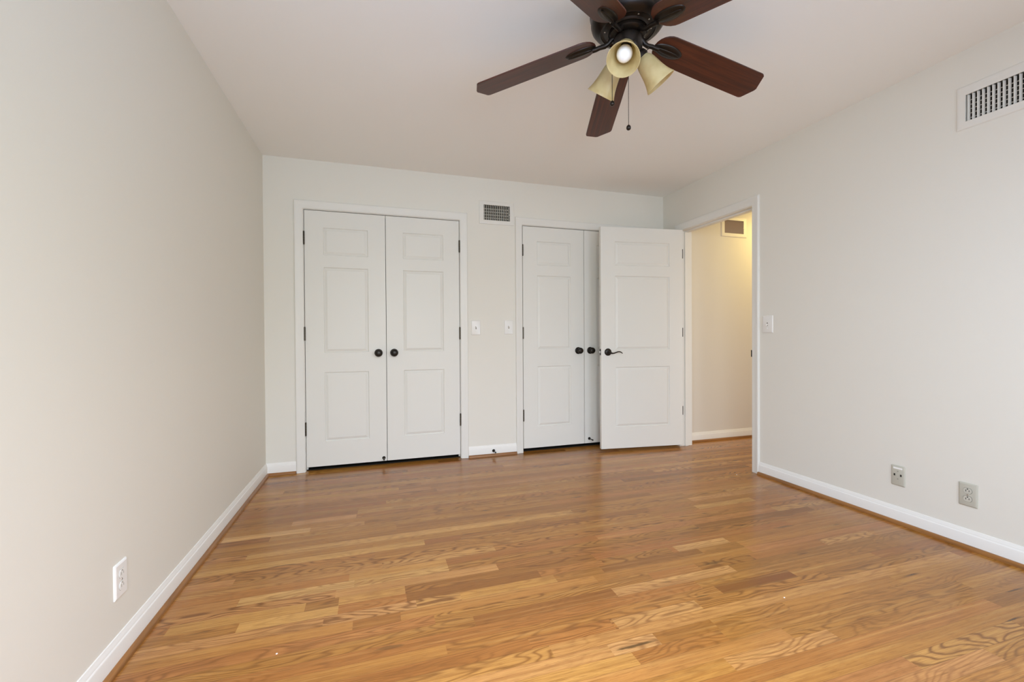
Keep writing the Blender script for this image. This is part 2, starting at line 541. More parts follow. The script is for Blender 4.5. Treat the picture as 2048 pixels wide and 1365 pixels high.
CLOSET_DARK = mat('closet_floor_dark_sheet', (0.018, 0.016, 0.013, 1), 0.95, bump=(900, 0.5), spec=0.1)  # near-black sheet added to make the dark band under the closet doors
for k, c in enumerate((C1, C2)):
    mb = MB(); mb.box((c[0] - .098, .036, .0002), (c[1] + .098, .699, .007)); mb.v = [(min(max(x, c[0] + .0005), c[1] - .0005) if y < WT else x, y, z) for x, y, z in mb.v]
    tag(mb.build('floor_closet_dark', CLOSET_DARK), 'dark sheet added inside the %s closet to darken the gap under its doors' % ('wide left' if k == 0 else 'half-hidden right'), 'floor', 'structure')

# windows behind the viewer: casing, sill and two sashes each
for k, (a, b, left) in enumerate([(*WIN[0], 0), (*WIN[1], 0), (*WINL, 1)]):
    e = empty('window_%d' % (k + 1), (0, (a + b) / 2, WZ0) if left else ((a + b) / 2, YF, WZ0),
              ('wide white window in the front wall', 'narrow white window in the front wall', 'white window in the left wall near the front corner')[k], 'window', 'structure', rotz=-PI / 2 if left else 0)
    h2 = (b - a) / 2; hh = WZ1 - WZ0
    f = MB()
    f.box((-h2 - .06, 0, -0.02), (-h2, .016, hh + .06)); f.box((h2, 0, -0.02), (h2 + .06, .016, hh + .06)); f.box((-h2, 0, hh), (h2, .016, hh + .06))
    f.build('casing', TRIM, e, bevel=0.003)
    f = MB(); f.box((-h2 - .08, .0, -.045), (h2 + .08, .05, -.02)); f.build('sill', TRIM, e, bevel=0.003)
    for z0, z1, y in ((0, hh / 2, -.05), (hh / 2, hh, -.085)):
        f = MB(); f.box((-h2, y - .03, z0), (-h2 + .04, y, z1)); f.box((h2 - .04, y - .03, z0), (h2, y, z1)); f.box((-h2 + .04, y - .03, z0), (h2 - .04, y, z0 + .04)); f.box((-h2 + .04, y - .03, z1 - .04), (h2 - .04, y, z1))
        f.build('sash', TRIM, e)

# ------------------------------------------------------------------ casings, jambs
CAS = [(0, 0), (0, .008), (.003, .0105), (.012, .0115), (.030, .0120), (.040, .0145), (.050, .0165), (.058, .0165), (.0625, .013), (.0635, .010), (.0635, 0)]
def casing(name, fn, x0, x1, zt, label, jamb_depth, stop):
    """fn(u, z, n): n out of the wall into the room; negative n into the wall"""
    e = empty(name, fn((x0 + x1) / 2, 0, 0), label, 'door trim', 'structure')
    loc = Vector(e.location)
    F = lambda u, z, n: Vector(fn(u, z, n)) - loc
    rv = 0.004
    mb = MB(); n = len(CAS)
    rows = []
    for o, t in CAS:
        o += rv
        rows.append([mb.vert(F(x0 - o, 0, t)), mb.vert(F(x0 - o, zt + o, t)), mb.vert(F(x1 + o, zt + o, t)), mb.vert(F(x1 + o, 0, t))])
    for k in range(n):
        a, b = rows[k], rows[(k + 1) % n]
        for q in range(3): mb.quad(a[q], a[q + 1], b[q + 1], b[q])
    mb.f.append(tuple(r[0] for r in rows)); mb.f.append(tuple(r[3] for r in reversed(rows)))
    mb.build('casing', CASE, e, smooth=28)
    j = MB()
    def bx(p, q):
        i = len(j.v); j.box((0, 0, 0), (1, 1, 1))
        for k in range(i, i + 8):
            c = j.v[k]; j.v[k] = tuple(F(*[p[d] + (q[d] - p[d]) * c[d] for d in range(3)]))
    D = jamb_depth
    bx((x0 - JT + .0005, 0, -D), (x0, zt, 0)); bx((x1, 0, -D), (x1 + JT - .0005, zt, 0)); bx((x0 - JT + .0005, zt, -D), (x1 + JT - .0005, zt + JT - .0005, 0))
    s0, s1 = stop
    bx((x0, 0, -s1), (x0 + .011, zt, -s0)); bx((x1 - .011, 0, -s1), (x1, zt, -s0)); bx((x0 + .011, zt - .011, -s1), (x1 - .011, zt, -s0))
    j.build('jamb', CASE, e, bevel=0.001, seg=1)
    return e
fb = lambda u, z, n: (u, -n, z)
fr = lambda u, z, n: (W - n, u, z)
casing('trim_1', fb, C1[0], C1[1], C1[2], 'white moulded casing around the left double closet doors', WT, (0.040, 0.075))
casing('trim_2', fb, C2[0], C2[1], C2[2], 'white moulded casing around the closet behind the open door', WT, (0.040, 0.075))
t3 = casing('trim_3', fr, DR[0], DR[1], DR[2], 'white moulded casing around the hall doorway', WT, (0.040, 0.075))
# hall-side casing of the doorway
fh = lambda u, z, n: (W + WT + n, u, z)
mb = MB(); rows = []
L3 = Vector(t3.location)
for o, t in CAS:
    o += .004
    rows.append([mb.vert(Vector(fh(DR[0] - o, 0, t)) - L3), mb.vert(Vector(fh(DR[0] - o, DR[2] + o, t)) - L3), mb.vert(Vector(fh(DR[1] + o, DR[2] + o, t)) - L3), mb.vert(Vector(fh(DR[1] + o, 0, t)) - L3)])
for k in range(len(CAS)):
    a, b = rows[k], rows[(k + 1) % len(CAS)]
    for q in range(3): mb.quad(a[q], a[q + 1], b[q + 1], b[q])
mb.f.append(tuple(r[0] for r in rows)); mb.f.append(tuple(r[3] for r in reversed(rows)))
mb.build('hall_casing', CASE, t3, smooth=28)
mb = MB(); mb.box((W + 0.002 - L3.x, DR[0] - 0.0005 - L3.y, 0.878), (W + 0.036 - L3.x, DR[0] + 0.002 - L3.y, 0.940))
mb.box((W - 0.004 - L3.x, DR[0] + 0.0005 - L3.y, 0.884), (W + 0.008 - L3.x, DR[0] + 0.0105 - L3.y, 0.936))
mb.build('strike_plate', BRONZE2, t3, bevel=0.0015)['label'] = 'dark bronze strike plate'

# ------------------------------------------------------------------ baseboards and shoe mouldings
BB = [(0, .0175), (.0125, .0175), (.0125, .068), (.0115, .071), (.009, .074), (.008, .080), (.0055, .085), (.0035, .092), (0, .093)]
SH = [(.0005, .0), (.0285, .0), (.0285, .006), (.0268, .0115), (.0238, .0155), (.0195, .0182), (.0150, .019), (.0005, .019)]
def runs(name, shoe_name, segs, label, shoe_label):
    """segs: list of (p0, p1, inward normal) along the wall on the floor"""
    for nm, prof, m_, lb in ((name, BB, TRIM, label), (shoe_name, SH, SHOE, shoe_label)):
        mb = MB(); uvs = []
        for p0, p1, nn in segs:
            p0, p1, nn = Vector(p0), Vector(p1), Vector(nn)
            i = len(mb.v)
            for p in (p0, p1):
                for d, z in prof: mb.v.append(tuple(p + nn * d + Vector((0, 0, z))))
            n = len(prof)
            for k in range(n):
                j = (k + 1) % n
                mb.f.append((i + k, i + j, i + n + j, i + n + k))
            mb.f.append(tuple(range(i, i + n))); mb.f.append(tuple(range(i + 2 * n - 1, i + n - 1, -1)))
        o = mb.build(nm, m_, smooth=28)
        me = o.data
        ul = me.uv_layers.new(name='UVMap')
        for p in me.polygons:
            for li in p.loop_indices:
                c = me.vertices[me.loops[li].vertex_index].co
                ul.data[li].uv = (c.x + c.y, c.z + (c.x - c.y) * 0.02)
        tag(o, lb, 'baseboard' if m_ is TRIM else 'moulding', 'structure')
runs('baseboard_left', 'trim_4', [((0, YF, 0), (0, 0, 0), (1, 0, 0))], 'white baseboard along the left wall', 'stained quarter-round shoe moulding under the left baseboard')
cz = 0.0675
runs('baseboard_back', 'trim_5', [((0.0, 0, 0), (C1[0] - cz, 0, 0), (0, -1, 0)), ((C1[1] + cz, 0, 0), (C2[0] - cz, 0, 0), (0, -1, 0)), ((C2[1] + cz, 0, 0), (W, 0, 0), (0, -1, 0))],
     'short white baseboards beside and between the closets', 'stained shoe moulding under the short back baseboards')
runs('baseboard_right', 'trim_6', [((W, YF, 0), (W, DR[0] - cz, 0), (-1, 0, 0)), ((W, DR[1] + cz, 0), (W, 0, 0), (-1, 0, 0))], 'white baseboard along the right wall below the outlets', 'stained shoe moulding under the right baseboard')
runs('baseboard_hall', 'trim_7', [((W + WT, HYB, 0), (HX, HYB, 0), (0, -1, 0)), ((HX, HYN, 0), (HX, HYB, 0), (-1, 0, 0))], 'white baseboard in the hallway beyond the doorway', 'stained shoe moulding along the hallway')
runs('baseboard_front', 'trim_8', [((0, YF, 0), (W, YF, 0), (0, 1, 0))], 'white baseboard under the windows', 'stained shoe moulding under the windows')

# ------------------------------------------------------------------ doors
PANELS = [(0.193, 0.742), (0.898, 1.572), (1.668, 1.884)]       # z from the leaf's bottom edge (bottom at 0.035)
def leaf_mesh(w, h, t, mg, scale=1.0):
    """panelled leaf: local x 0..w, y 0 (front) .. t (back), z 0..h"""
    ring = [(0, 0), (.0022, .0050), (.0050, .0076), (.0068, .0080), (.0245, .0012), (.0265, .0004)]
    us = [0, mg, w - mg, w]
    vs = [0]
    for a, b in PANELS: vs += [a * scale, b * scale]
    vs.append(h)
    mb = MB()
    for side in (0, 1):
        y = lambda d: d if side == 0 else t - d
        for i in range(3):
            for j in range(len(vs) - 1):
                u0, u1, v0, v1 = us[i], us[i + 1], vs[j], vs[j + 1]
                if i == 1 and j % 2 == 1:
                    prev = None
                    for o, d in ring:
                        r = [mb.vert((u0 + o, y(d), v0 + o)), mb.vert((u1 - o, y(d), v0 + o)), mb.vert((u1 - o, y(d), v1 - o)), mb.vert((u0 + o, y(d), v1 - o))]
                        if prev:
                            for k in range(4):
                                q = (prev[k], prev[(k + 1) % 4], r[(k + 1) % 4], r[k])
                                mb.f.append(q if side == 0 else q[::-1])
                        prev = r
                    mb.f.append(tuple(prev) if side == 0 else tuple(prev[::-1]))
                else:
                    q = [mb.vert((u0, y(0), v0)), mb.vert((u1, y(0), v0)), mb.vert((u1, y(0), v1)), mb.vert((u0, y(0), v1))]
                    mb.f.append(tuple(q) if side == 0 else tuple(q[::-1]))
    a = [mb.vert((0, 0, 0)), mb.vert((w, 0, 0)), mb.vert((w, 0, h)), mb.vert((0, 0, h)), mb.vert((0, t, 0)), mb.vert((w, t, 0)), mb.vert((w, t, h)), mb.vert((0, t, h))]
    mb.f += [(a[0], a[4], a[5], a[1]), (a[3], a[2], a[6], a[7]), (a[0], a[3], a[7], a[4]), (a[1], a[5], a[6], a[2])]
    return mb

def hinge_mb(z0, z1, x, y, r=0.0058):
    mb = MB()
    n = 5
    for k in range(n):
        a = z0 + (z1 - z0) * k / n + .0006; b = z0 + (z1 - z0) * (k + 1) / n - .0006
        mb.lathe([(r, a), (r, b)], Matrix.Translation((x, y, 0)), 14)
    mb.lathe([(r * .55, z0 - .004), (r * .9, z0 - .002), (r * .9, z0)], Matrix.Translation((x, y, 0)), 12)
    mb.lathe([(r * .9, z1), (r * .9, z1 + .002), (r * .55, z1 + .004)], Matrix.Translation((x, y, 0)), 12)
    mb.box((x - .004, y, z0), (x + .004, y + .007, z1))
    return mb

def knob_parts(parent, x, z, y0):
    """round door knob pointing to -y from the face y0"""
    T = Matrix.Translation((x, y0, z)) @ Matrix.Rotation(PI / 2, 4, 'X')
    k = MB(); k.lathe([(.010, .004), (.0095, .022), (.013, .028), (.022, .033), (.0275, .041), (.0285, .048), (.0265, .056), (.020, .0615), (.010, .0635), (.002, .064)], T, 32)
    ko = k.build('knob', BRONZE2, parent, smooth=50)
    ko['label'] = 'dark bronze knob'
    r = MB(); r.lathe([(.0325, 0), (.0325, .003), (.031, .006), (.024, .0085), (.012, .0095), (.002, .0095)], T, 36)
    r.build('rose', BRONZE2, ko, smooth=50)
    return ko

def closet_leaf(name, x0, x1, hinge_left, label, stop=None):
    w = x1 - x0; zb, zt = 0.035, 2.0485
    e = empty(name, (x0, 0.001, zb), label, 'closet door', 'structure')
    leaf_mesh(w, zt - zb, 0.035, 0.136).build('leaf', DOORM, e, smooth=15)
    for a, b in ((0.286, 0.386), (1.033, 1.133), (1.782, 1.880)):
        x = -0.002 if hinge_left else w + 0.002
        hinge_mb(a - zb, b - zb, x, -0.0065).build('hinge', HINGE, e, smooth=40)['label'] = 'bronze butt hinge'
    knob_parts(e, (w - 0.060) if hinge_left else 0.060, 0.924 - zb - (0.008 if x0 > 1.9 else 0), 0.0)
    # ball catch on the meeting edge
    c = MB(); xx = w + 0.0005 if hinge_left else -0.0005
    c.box((xx - .001, 0.012, 0.924 - zb - .014), (xx + .001, 0.024, 0.924 - zb + .010)); c.build('catch', BRONZE2, e)
    return e

closet_leaf('door_1', C1[0] + .0045, 0.8895, True, 'left leaf of the left double closet, white three-panel with knob')
closet_leaf('door_2', 0.8935, C1[1] - .0045, False, 'right leaf of the left double closet, white three-panel with knob')
closet_leaf('door_3', C2[0] + .0045, 2.6865, True, 'fully visible left leaf of the closet behind the open door')
closet_leaf('door_4', 2.6905, C2[1] - .0045, False, 'closet leaf mostly hidden behind the open hall door')

# the open hall door
A5 = 0.118
w5, zb5, zt5 = 0.809, 0.030, 2.036
ex = Vector((math.cos(A5), -math.sin(A5), 0))
org = Vector((3.5465, -0.3204, zb5)) - ex * w5
d5 = empty('door_5', org, 'open white panelled hall door with dark lever, standing in front of the right closet', 'door', 'structure', rotz=-A5)
leaf_mesh(w5, zt5 - zb5, 0.035, 0.136, (zt5 - zb5) / 2.015).build('leaf', DOORM, d5, smooth=15)
for a, b in ((0.310, 0.392), (1.040, 1.124), (1.770, 1.856)):
    hm = MB(); hm.box((w5 - .0005, .004, a - zb5), (w5 + .0012, .033, b - zb5)); hm.box((w5 - .0055, -.0006, a - zb5), (w5 + .0010, .004, b - zb5))
    hm.lathe([(.0055, a - zb5), (.0055, b - zb5)], Matrix.Translation((w5 + .006, .036, 0)), 12)
    hm.build('hinge', BRONZE2, d5, smooth=40)['label'] = 'dark bronze hinge'
def lever(parent, side):
    zc = 0.906 - zb5
    T = Matrix.Translation((0.065, 0.0 if side < 0 else 0.035, zc)) @ Matrix.Rotation(PI / 2 if side < 0 else -PI / 2, 4, 'X')
    y0 = 0.0 if side < 0 else 0.035
    yy = y0 + side * 0.050
    pts = [(0.065, y0 + side * .006, zc), (0.065, y0 + side * .030, zc), (0.066, y0 + side * .046, zc - .002), (0.074, yy, zc - .0065), (0.088, yy, zc - .010), (0.103, yy, zc - .009),
           (0.120, yy, zc - .003), (0.136, yy, zc + .003), (0.150, yy, zc + .005), (0.163, yy, zc + .002), (0.175, yy, zc - .005), (0.183, yy, zc - .013)]
    lv = MB(); lv.tube(pts, [.010, .010, .0095, .0085, .0065, .0055, .005, .005, .005, .0048, .0042, .003], 12)
    lo = lv.build('lever', BRONZE2, parent, smooth=60); lo['label'] = 'dark bronze wave lever'
    r = MB(); r.lathe([(.033, 0), (.033, .003), (.0315, .007), (.025, .0105), (.014, .0125), (.002, .013)], T, 36)
    r.build('rose', BRONZE2, lo, smooth=50)
lever(d5, -1); lever(d5, 1)
lp = MB(); lp.box((-.0012, .005, 0.878 - zb5), (.0005, .030, 0.935 - zb5))
lpo = lp.build('latch_plate', BRONZE2, d5, bevel=.0005)
lb = MB(); lb.box((-.009, .011, 0.899 - zb5), (-.001, .024, 0.914 - zb5)); lb.build('latch_bolt', PLATE_W, lpo, bevel=.002)

# ------------------------------------------------------------------ switches, outlets
def rounded(w, h, r, n=5):
    p = []
    for cx, cy, a0 in ((w / 2 - r, h / 2 - r, 0), (-w / 2 + r, h / 2 - r, 90), (-w / 2 + r, -h / 2 + r, 180), (w / 2 - r, -h / 2 + r, 270)):
        for k in range(n + 1):
            a = math.radians(a0 + 90 * k / n); p.append((cx + r * math.cos(a), cy + r * math.sin(a)))
    return p
AX = lambda a, b, d: (a, -d, b)      # plates are built facing -y
def plate(parent, w, h, material):
    mb = MB(); n = 4
    o = rounded(w, h, .004); m2 = rounded(w - .004, h - .004, .003); i2 = rounded(w - .012, h - .012, .003)
    k = len(o)
    for pts, d in ((o, 0), (o, .0018), (m2, .0042), (i2, .0062)):
        for a, b in pts: mb.vert(AX(a, b, d))
    for q in range(3):
        for j in range(k):
            mb.quad(q * k + j, q * k + (j + 1) % k, (q + 1) * k + (j + 1) % k, (q + 1) * k + j)
    mb.f.append(tuple(range(3 * k, 4 * k))); mb.f.append(tuple(range(k - 1, -1, -1)))
    return mb.build('plate', material, parent, smooth=20)
def screw(parent, x, z, material, d=.0062):
    s = MB(); s.lathe([(.0035, 0), (.0033, .0008), (.002, .0013)], Matrix.Translation((x, -d, z)) @ Matrix.Rotation(PI / 2, 4, 'X'), 14)
    return s.build('screw', material, parent, smooth=40)

def switch(loc, rotz, w, h, label, flip):
    e = empty('light_switch', loc, label, 'light switch', rotz=rotz)
    plate(e, w, h, PLATE_S)
    s = MB(); s.box((-.0055, -.0066, -.0125), (.0055, -.0055, .0125)); so = s.build('slot', GREYSLOT, e)
    so['label'] = 'dark slot around the toggle'
    t = MB(); sg = 1 if flip else -1
    t.poly_prism([(-.0045, -.0045), (.0045, -.0045), (.0034, .0045), (-.0034, .0045)], lambda a, b, d: (a, -.0055 - d * .016, b + sg * d * .009), 0, 1)
    t.build('toggle', PLATE_S, e, bevel=.001)
    screw(e, 0, .030, PLATE_S); screw(e, 0, -.030, PLATE_S)
    return e
switch((1.6440, -0.0002, 1.130), 0, .083, .127, 'white toggle switch nearer the left closet doors', True)
switch((1.9425, -0.0002, 1.134), 0, .082, .127, 'white toggle switch beside the closet behind the open door', True)
switch((W - .0002, -1.2225, 1.131), -PI / 2, .088, .128, 'white toggle switch on the right wall beside the doorway', False)

def receptacle(parent, z, face_m, slot_m):
    pts = []
    for k in range(40):
        a = 2 * PI * k / 40
        pts.append((.0165 * math.cos(a), max(-.0135, min(.0135, .0165 * math.sin(a)))))
    f = MB(); f.poly_prism(pts, lambda a, b, d: AX(a, b + z, d), .005, .0078)
    fo = f.build('receptacle', face_m, parent, smooth=30)
    g = MB()
    g.box((-.0075, -.0081, z - .0045), (-.0050, -.0070, z + .0045)); g.box((.0050, -.0081, z - .0040), (.0072, -.0070, z + .0040))
    g.poly_prism([(.0028 * math.cos(2 * PI * k / 12), .0028 * math.sin(2 * PI * k / 12)) for k in range(12)], lambda a, b, d: AX(a, b + z + .0088, d), .0070, .0081)
    g.build('slots', slot_m, fo)
    # thin shadow gap round the receptacle
    h = MB(); h.poly_prism([(a * 1.06, b * 1.06) for a, b in pts], lambda a, b, d: AX(a, b + z, d), .005, .0065); h.build('rim_gap', slot_m, fo)
def outlet(loc, rotz, w, h, pm, fm, sm, label):
    e = empty('wall_outlet', loc, label, 'outlet', rotz=rotz)
    plate(e, w, h, pm)
    receptacle(e, .0197, fm, sm); receptacle(e, -.0197, fm, sm)
    screw(e, 0, 0, STEEL)
    return e
outlet((0.0002, -1.991, 0.265), PI / 2, .074, .115, PLATE_W, PLATE_W, GREYSLOT, 'white duplex outlet low on the left wall')
outlet((W - .0002, -2.3655, 0.262), -PI / 2, .073, .114, PLATE_A, PLATE_AF, SLOT, 'almond duplex power outlet low on the right wall')
e = empty('jack_plate', (W - .0002, -2.066, 0.265), 'almond jack plate with white label strip, left of the almond outlet', 'jack plate', rotz=-PI / 2)
plate(e, .068, .112, PLATE_A)
mb = MB(); mb.box((-.022, -.0070, .036), (.022, -.0055, .046)); mb.build('label_strip', PLATE_W, e, bevel=.0008)['label'] = 'blank white label strip'
for x in (-.0155, .0155):
    mb = MB(); mb.lathe([(.0068, 0), (.0068, .0012), (.0045, .0014)], Matrix.Translation((x, -.0058, .004)) @ Matrix.Rotation(PI / 2, 4, 'X'), 20)
    j = mb.build('jack', PLATE_A, e, smooth=30)
    mb = MB(); mb.box((x - .0035, -.0076, -.002), (x + .0040, -.0066, .010)); mb.build('socket_hole', SLOT, j)
for z in (.024, -.018):
    mb = MB(); mb.lathe([(.0032, 0), (.0028, .0012)], Matrix.Translation((0, -.0060, z)) @ Matrix.Rotation(PI / 2, 4, 'X'), 14); mb.build('screw', GREYSLOT, e)

# ------------------------------------------------------------------ air registers
def register(loc, rotz, fw, fh, ow, oh, label, nv, nh, slat_m, duct_m, slat_ang, slat_w, lever=True, off=(0, 0), frame_m=None):
    """built facing -y; the opening (ow x oh) is centred on the origin, the frame shifted by off"""
    e = empty('air_vent', loc, label, 'vent', rotz=rotz)
    fx, fz = off
    mb = MB()
    outer0 = [(fx - fw / 2, fz - fh / 2), (fx + fw / 2, fz - fh / 2), (fx + fw / 2, fz + fh / 2), (fx - fw / 2, fz + fh / 2)]
    def inset(p, d): return [(p[0][0] + d, p[0][1] + d), (p[1][0] - d, p[1][1] + d), (p[2][0] - d, p[2][1] - d), (p[3][0] + d, p[3][1] - d)]
    inner = [(-ow / 2, -oh / 2), (ow / 2, -oh / 2), (ow / 2, oh / 2), (-ow / 2, oh / 2)]
    rings = [(outer0, 0), (outer0, .002), (inset(outer0, .004), .0055), (inset(outer0, .012), .0065), (inner, .0065), (inner, -.012)]
    ids = [[mb.vert(AX(a, b, d)) for a, b in p] for p, d in rings]
    for q in range(len(ids) - 1):
        for k in range(4): mb.quad(ids[q][k], ids[q][(k + 1) % 4], ids[q + 1][(k + 1) % 4], ids[q + 1][k])
    mb.build('frame', frame_m or VENTW, e)
    g = MB()
    for k in range(nv):
        x = -ow / 2 + ow * (k + 0.5) / nv
        T = Matrix.Translation((x, .004, 0)) @ Matrix.Rotation(slat_ang, 4, 'Z')
        g.obox(T, (-.0011, -slat_w / 2, -oh / 2 + .001), (.0011, slat_w / 2, oh / 2 - .001))
    go = g.build('louver_grille', slat_m, e); go['label'] = 'upright louver blades'
    b = MB()
    for k in range(nh):
        z = -oh / 2 + oh * (k + 1) / (nh + 1)
        b.obox(Matrix.Translation((0, .022, z)) @ Matrix.Rotation(0.5, 4, 'X'), (-ow / 2 + .002, -.007, -.0013), (ow / 2 - .002, .007, .0013))
    b.build('damper_blades', slat_m, e)
    d = MB(); y1 = .105
    x0, x1, z0, z1 = -ow / 2 + .001, ow / 2 - .001, -oh / 2 + .001, oh / 2 - .001
    v = [d.vert(p) for p in ((x0, .012, z0), (x1, .012, z0), (x1, .012, z1), (x0, .012, z1), (x0, y1, z0), (x1, y1, z0), (x1, y1, z1), (x0, y1, z1))]
    d.f += [(v[0], v[1], v[5], v[4]), (v[1], v[2], v[6], v[5]), (v[2], v[3], v[7], v[6]), (v[3], v[0], v[4], v[7]), (v[4], v[5], v[6], v[7])]
    d.build('duct', duct_m, e)
    if lever:
        l = MB(); l.box((ow / 2 - .010, -.012, -.014), (ow / 2 + .006, -.0055, -.008)); l.build('damper_lever', frame_m or VENTW, e, bevel=.001)
    return e
register(((VB[0] + VB[1]) / 2, 0, (VB[2] + VB[3]) / 2), 0, .321, .203, VB[1] - VB[0], VB[3] - VB[2], 'white metal air vent between the two closets', 14, 4, VENTS, DUCT, math.radians(8), .014)
register((W, (VR[0] + VR[1]) / 2, (VR[2] + VR[3]) / 2), -PI / 2, .375, .211, VR[1] - VR[0], VR[3] - VR[2], 'large white air vent high on the right wall', 17, 5, VENTW, DUCT, math.radians(-24), .0125, off=(0, .005))
register(((VH[0] + VH[1]) / 2, HYB, (VH[2] + VH[3]) / 2), 0, .321, .204, VH[1] - VH[0], VH[3] - VH[2], 'cream air vent on the hallway wall through the doorway', 15, 1, VENTT, DUCT2, math.radians(42), .016, off=(0, -.001), frame_m=VENTH)

# ------------------------------------------------------------------ door stops
def door_stop(loc, length, ang, label, down):
    e = empty('door_stop', loc, label, 'door stop', group='dark door stops near the floor')
    T = Matrix.Rotation(ang, 4, 'Z') @ Matrix.Rotation(PI / 2 + down, 4, 'X')
    b = MB(); b.lathe([(.0135, 0), (.0135, .003), (.0115, .006), (.0075, .010), (.0050, .013)], T, 22); b.build('base', BRONZE2, e, smooth=40)
    s = MB(); s.lathe([(.0042, .011), (.0042, length - .012)], T, 12); s.build('rod', BRONZE2, e, smooth=40)
    t = MB(); t.lathe([(.0058, length - .014), (.0066, length - .012), (.0066, length - .002), (.0055, length), (.002, length + .0005)], T, 16); t.build('tip', RUBBER, e, smooth=40)
    return e
door_stop((0.864, 0.0008, 0.060), .062, 0.0, 'door stop low on the left closet beside its center gap', 0.0)
door_stop((1.794, -0.0125, 0.044), .070, 0.0, 'door stop on the short baseboard between the closets', 0.0)
door_stop((2.738, 0.0008, 0.078), .075, 0.0, 'door stop on the closet leaf beside the open door', 0.0)

# ------------------------------------------------------------------ ceiling fan
FX, FY = 1.7895, -2.1779
fan = empty('ceiling_fan', (FX, FY, H), 'dark bronze five-blade ceiling fan with three amber bell shades', 'ceiling fan')
Z = lambda z: z - H
hp = [(.112, 0), (.118, Z(2.425)), (.134, Z(2.415)), (.136, Z(2.372)), (.148, Z(2.362)), (.151, Z(2.352)), (.148, Z(2.345)), (.1465, Z(2.335)), (.1465, Z(2.318)), (.1440, Z(2.308)), (.137, Z(2.298)),
      (.128, Z(2.291)), (.116, Z(2.2865)), (.1105, Z(2.284)), (.1085, Z(2.2825)), (.1070, Z(2.286)), (.098, Z(2.288)), (.084, Z(2.2845)), (.0795, Z(2.2795)), (.0775, Z(2.278)), (.075, Z(2.285)), (.055, Z(2.287))]
mb = MB(); mb.lathe(hp, None, 72, close_ends=False); mb.build('motor_housing', BRONZE, fan, smooth=24)
mb = MB()
for k in range(40):                       # cooling slots round the top ring
    a = 2 * PI * k / 40
    T = Matrix.Rotation(a, 4, 'Z') @ Matrix.Translation((.1352, 0, Z(2.393)))
    mb.obox(T, (-.001, -.003, -.015), (.0012, .003, .015))
mb.build('vent_slots', SLOT, fan)
for k in range(10):
    a = 2 * PI * k / 10 + 0.2
    T = Matrix.Translation((.091 * math.cos(a), .091 * math.sin(a), Z(2.2865))) @ Matrix.Rotation(PI, 4, 'X')
    mb = MB(); mb.lathe([(.0035, -.002), (.0035, .0008), (.002, .002)], T, 10)
    mb.build('housing_screw', STEEL, fan, smooth=40)
mb = MB(); mb.lathe([(.070, Z(2.2865)), (.072, Z(2.281)), (.072, Z(2.268)), (.066, Z(2.262)), (.050, Z(2.260)), (.040, Z(2.258))], None, 48); mb.build('flywheel', BRONZE, fan, smooth=40)
mb = MB(); mb.lathe([(.030, Z(2.259)), (.050, Z(2.257)), (.0555, Z(2.252)), (.0565, Z(2.246)), (.0565, Z(2.205)), (.052, Z(2.196)), (.046, Z(2.188)), (.050, Z(2.182)), (.050, Z(2.168)), (.042, Z(2.158)), (.024, Z(2.150)), (.012, Z(2.146)), (.010, Z(2.138)), (.003, Z(2.134))], None, 48)
mb.build('switch_housing', BRONZE, fan, smooth=40)

az0, drop, pitch, zroot = 2.51265, 0.16993, -0.17165, 2.23568
def blade_frame(k):
    a = az0 - k * 2 * PI / 5
    er = Vector((math.cos(a), math.sin(a), 0)); et = Vector((-math.sin(a), math.cos(a), 0)); ez = Vector((0, 0, 1))
    ca, sa = math.cos(pitch), math.sin(pitch)
    def P(r, u, d):                       # r out, u across, d below the blade
        c = Vector((0, 0, Z(zroot))) + er * r - ez * drop * (r - .2)
        nu = et * ca + ez * sa
        nn = er.cross(nu); nn = nn if nn.z < 0 else -nn
        return c + nu * u + nn * d
    return P, er
def blade_outline():
    pts = []
    R0, R1, w = .128, .632, .0711
    for k in range(13):                   # rounded root
        a = PI / 2 + PI * k / 12
        pts.append((R0 + .062 + .062 * math.cos(a), w * .93 * math.sin(a)))
    pts.append((.40, -w * .985)); pts.append((R1 - .010, -w))
    pts += [(R1 - .003, -w * .975), (R1 + .003, -w * .91)]
    pts += [(.655, -.012), (.660, 0.0), (.6585, .012)]
    pts += [(R1 + .003, w * .91), (R1 - .003, w * .975), (R1 - .010, w)]
    pts.append((.40, w * .985))
    return pts
OUT = blade_outline()
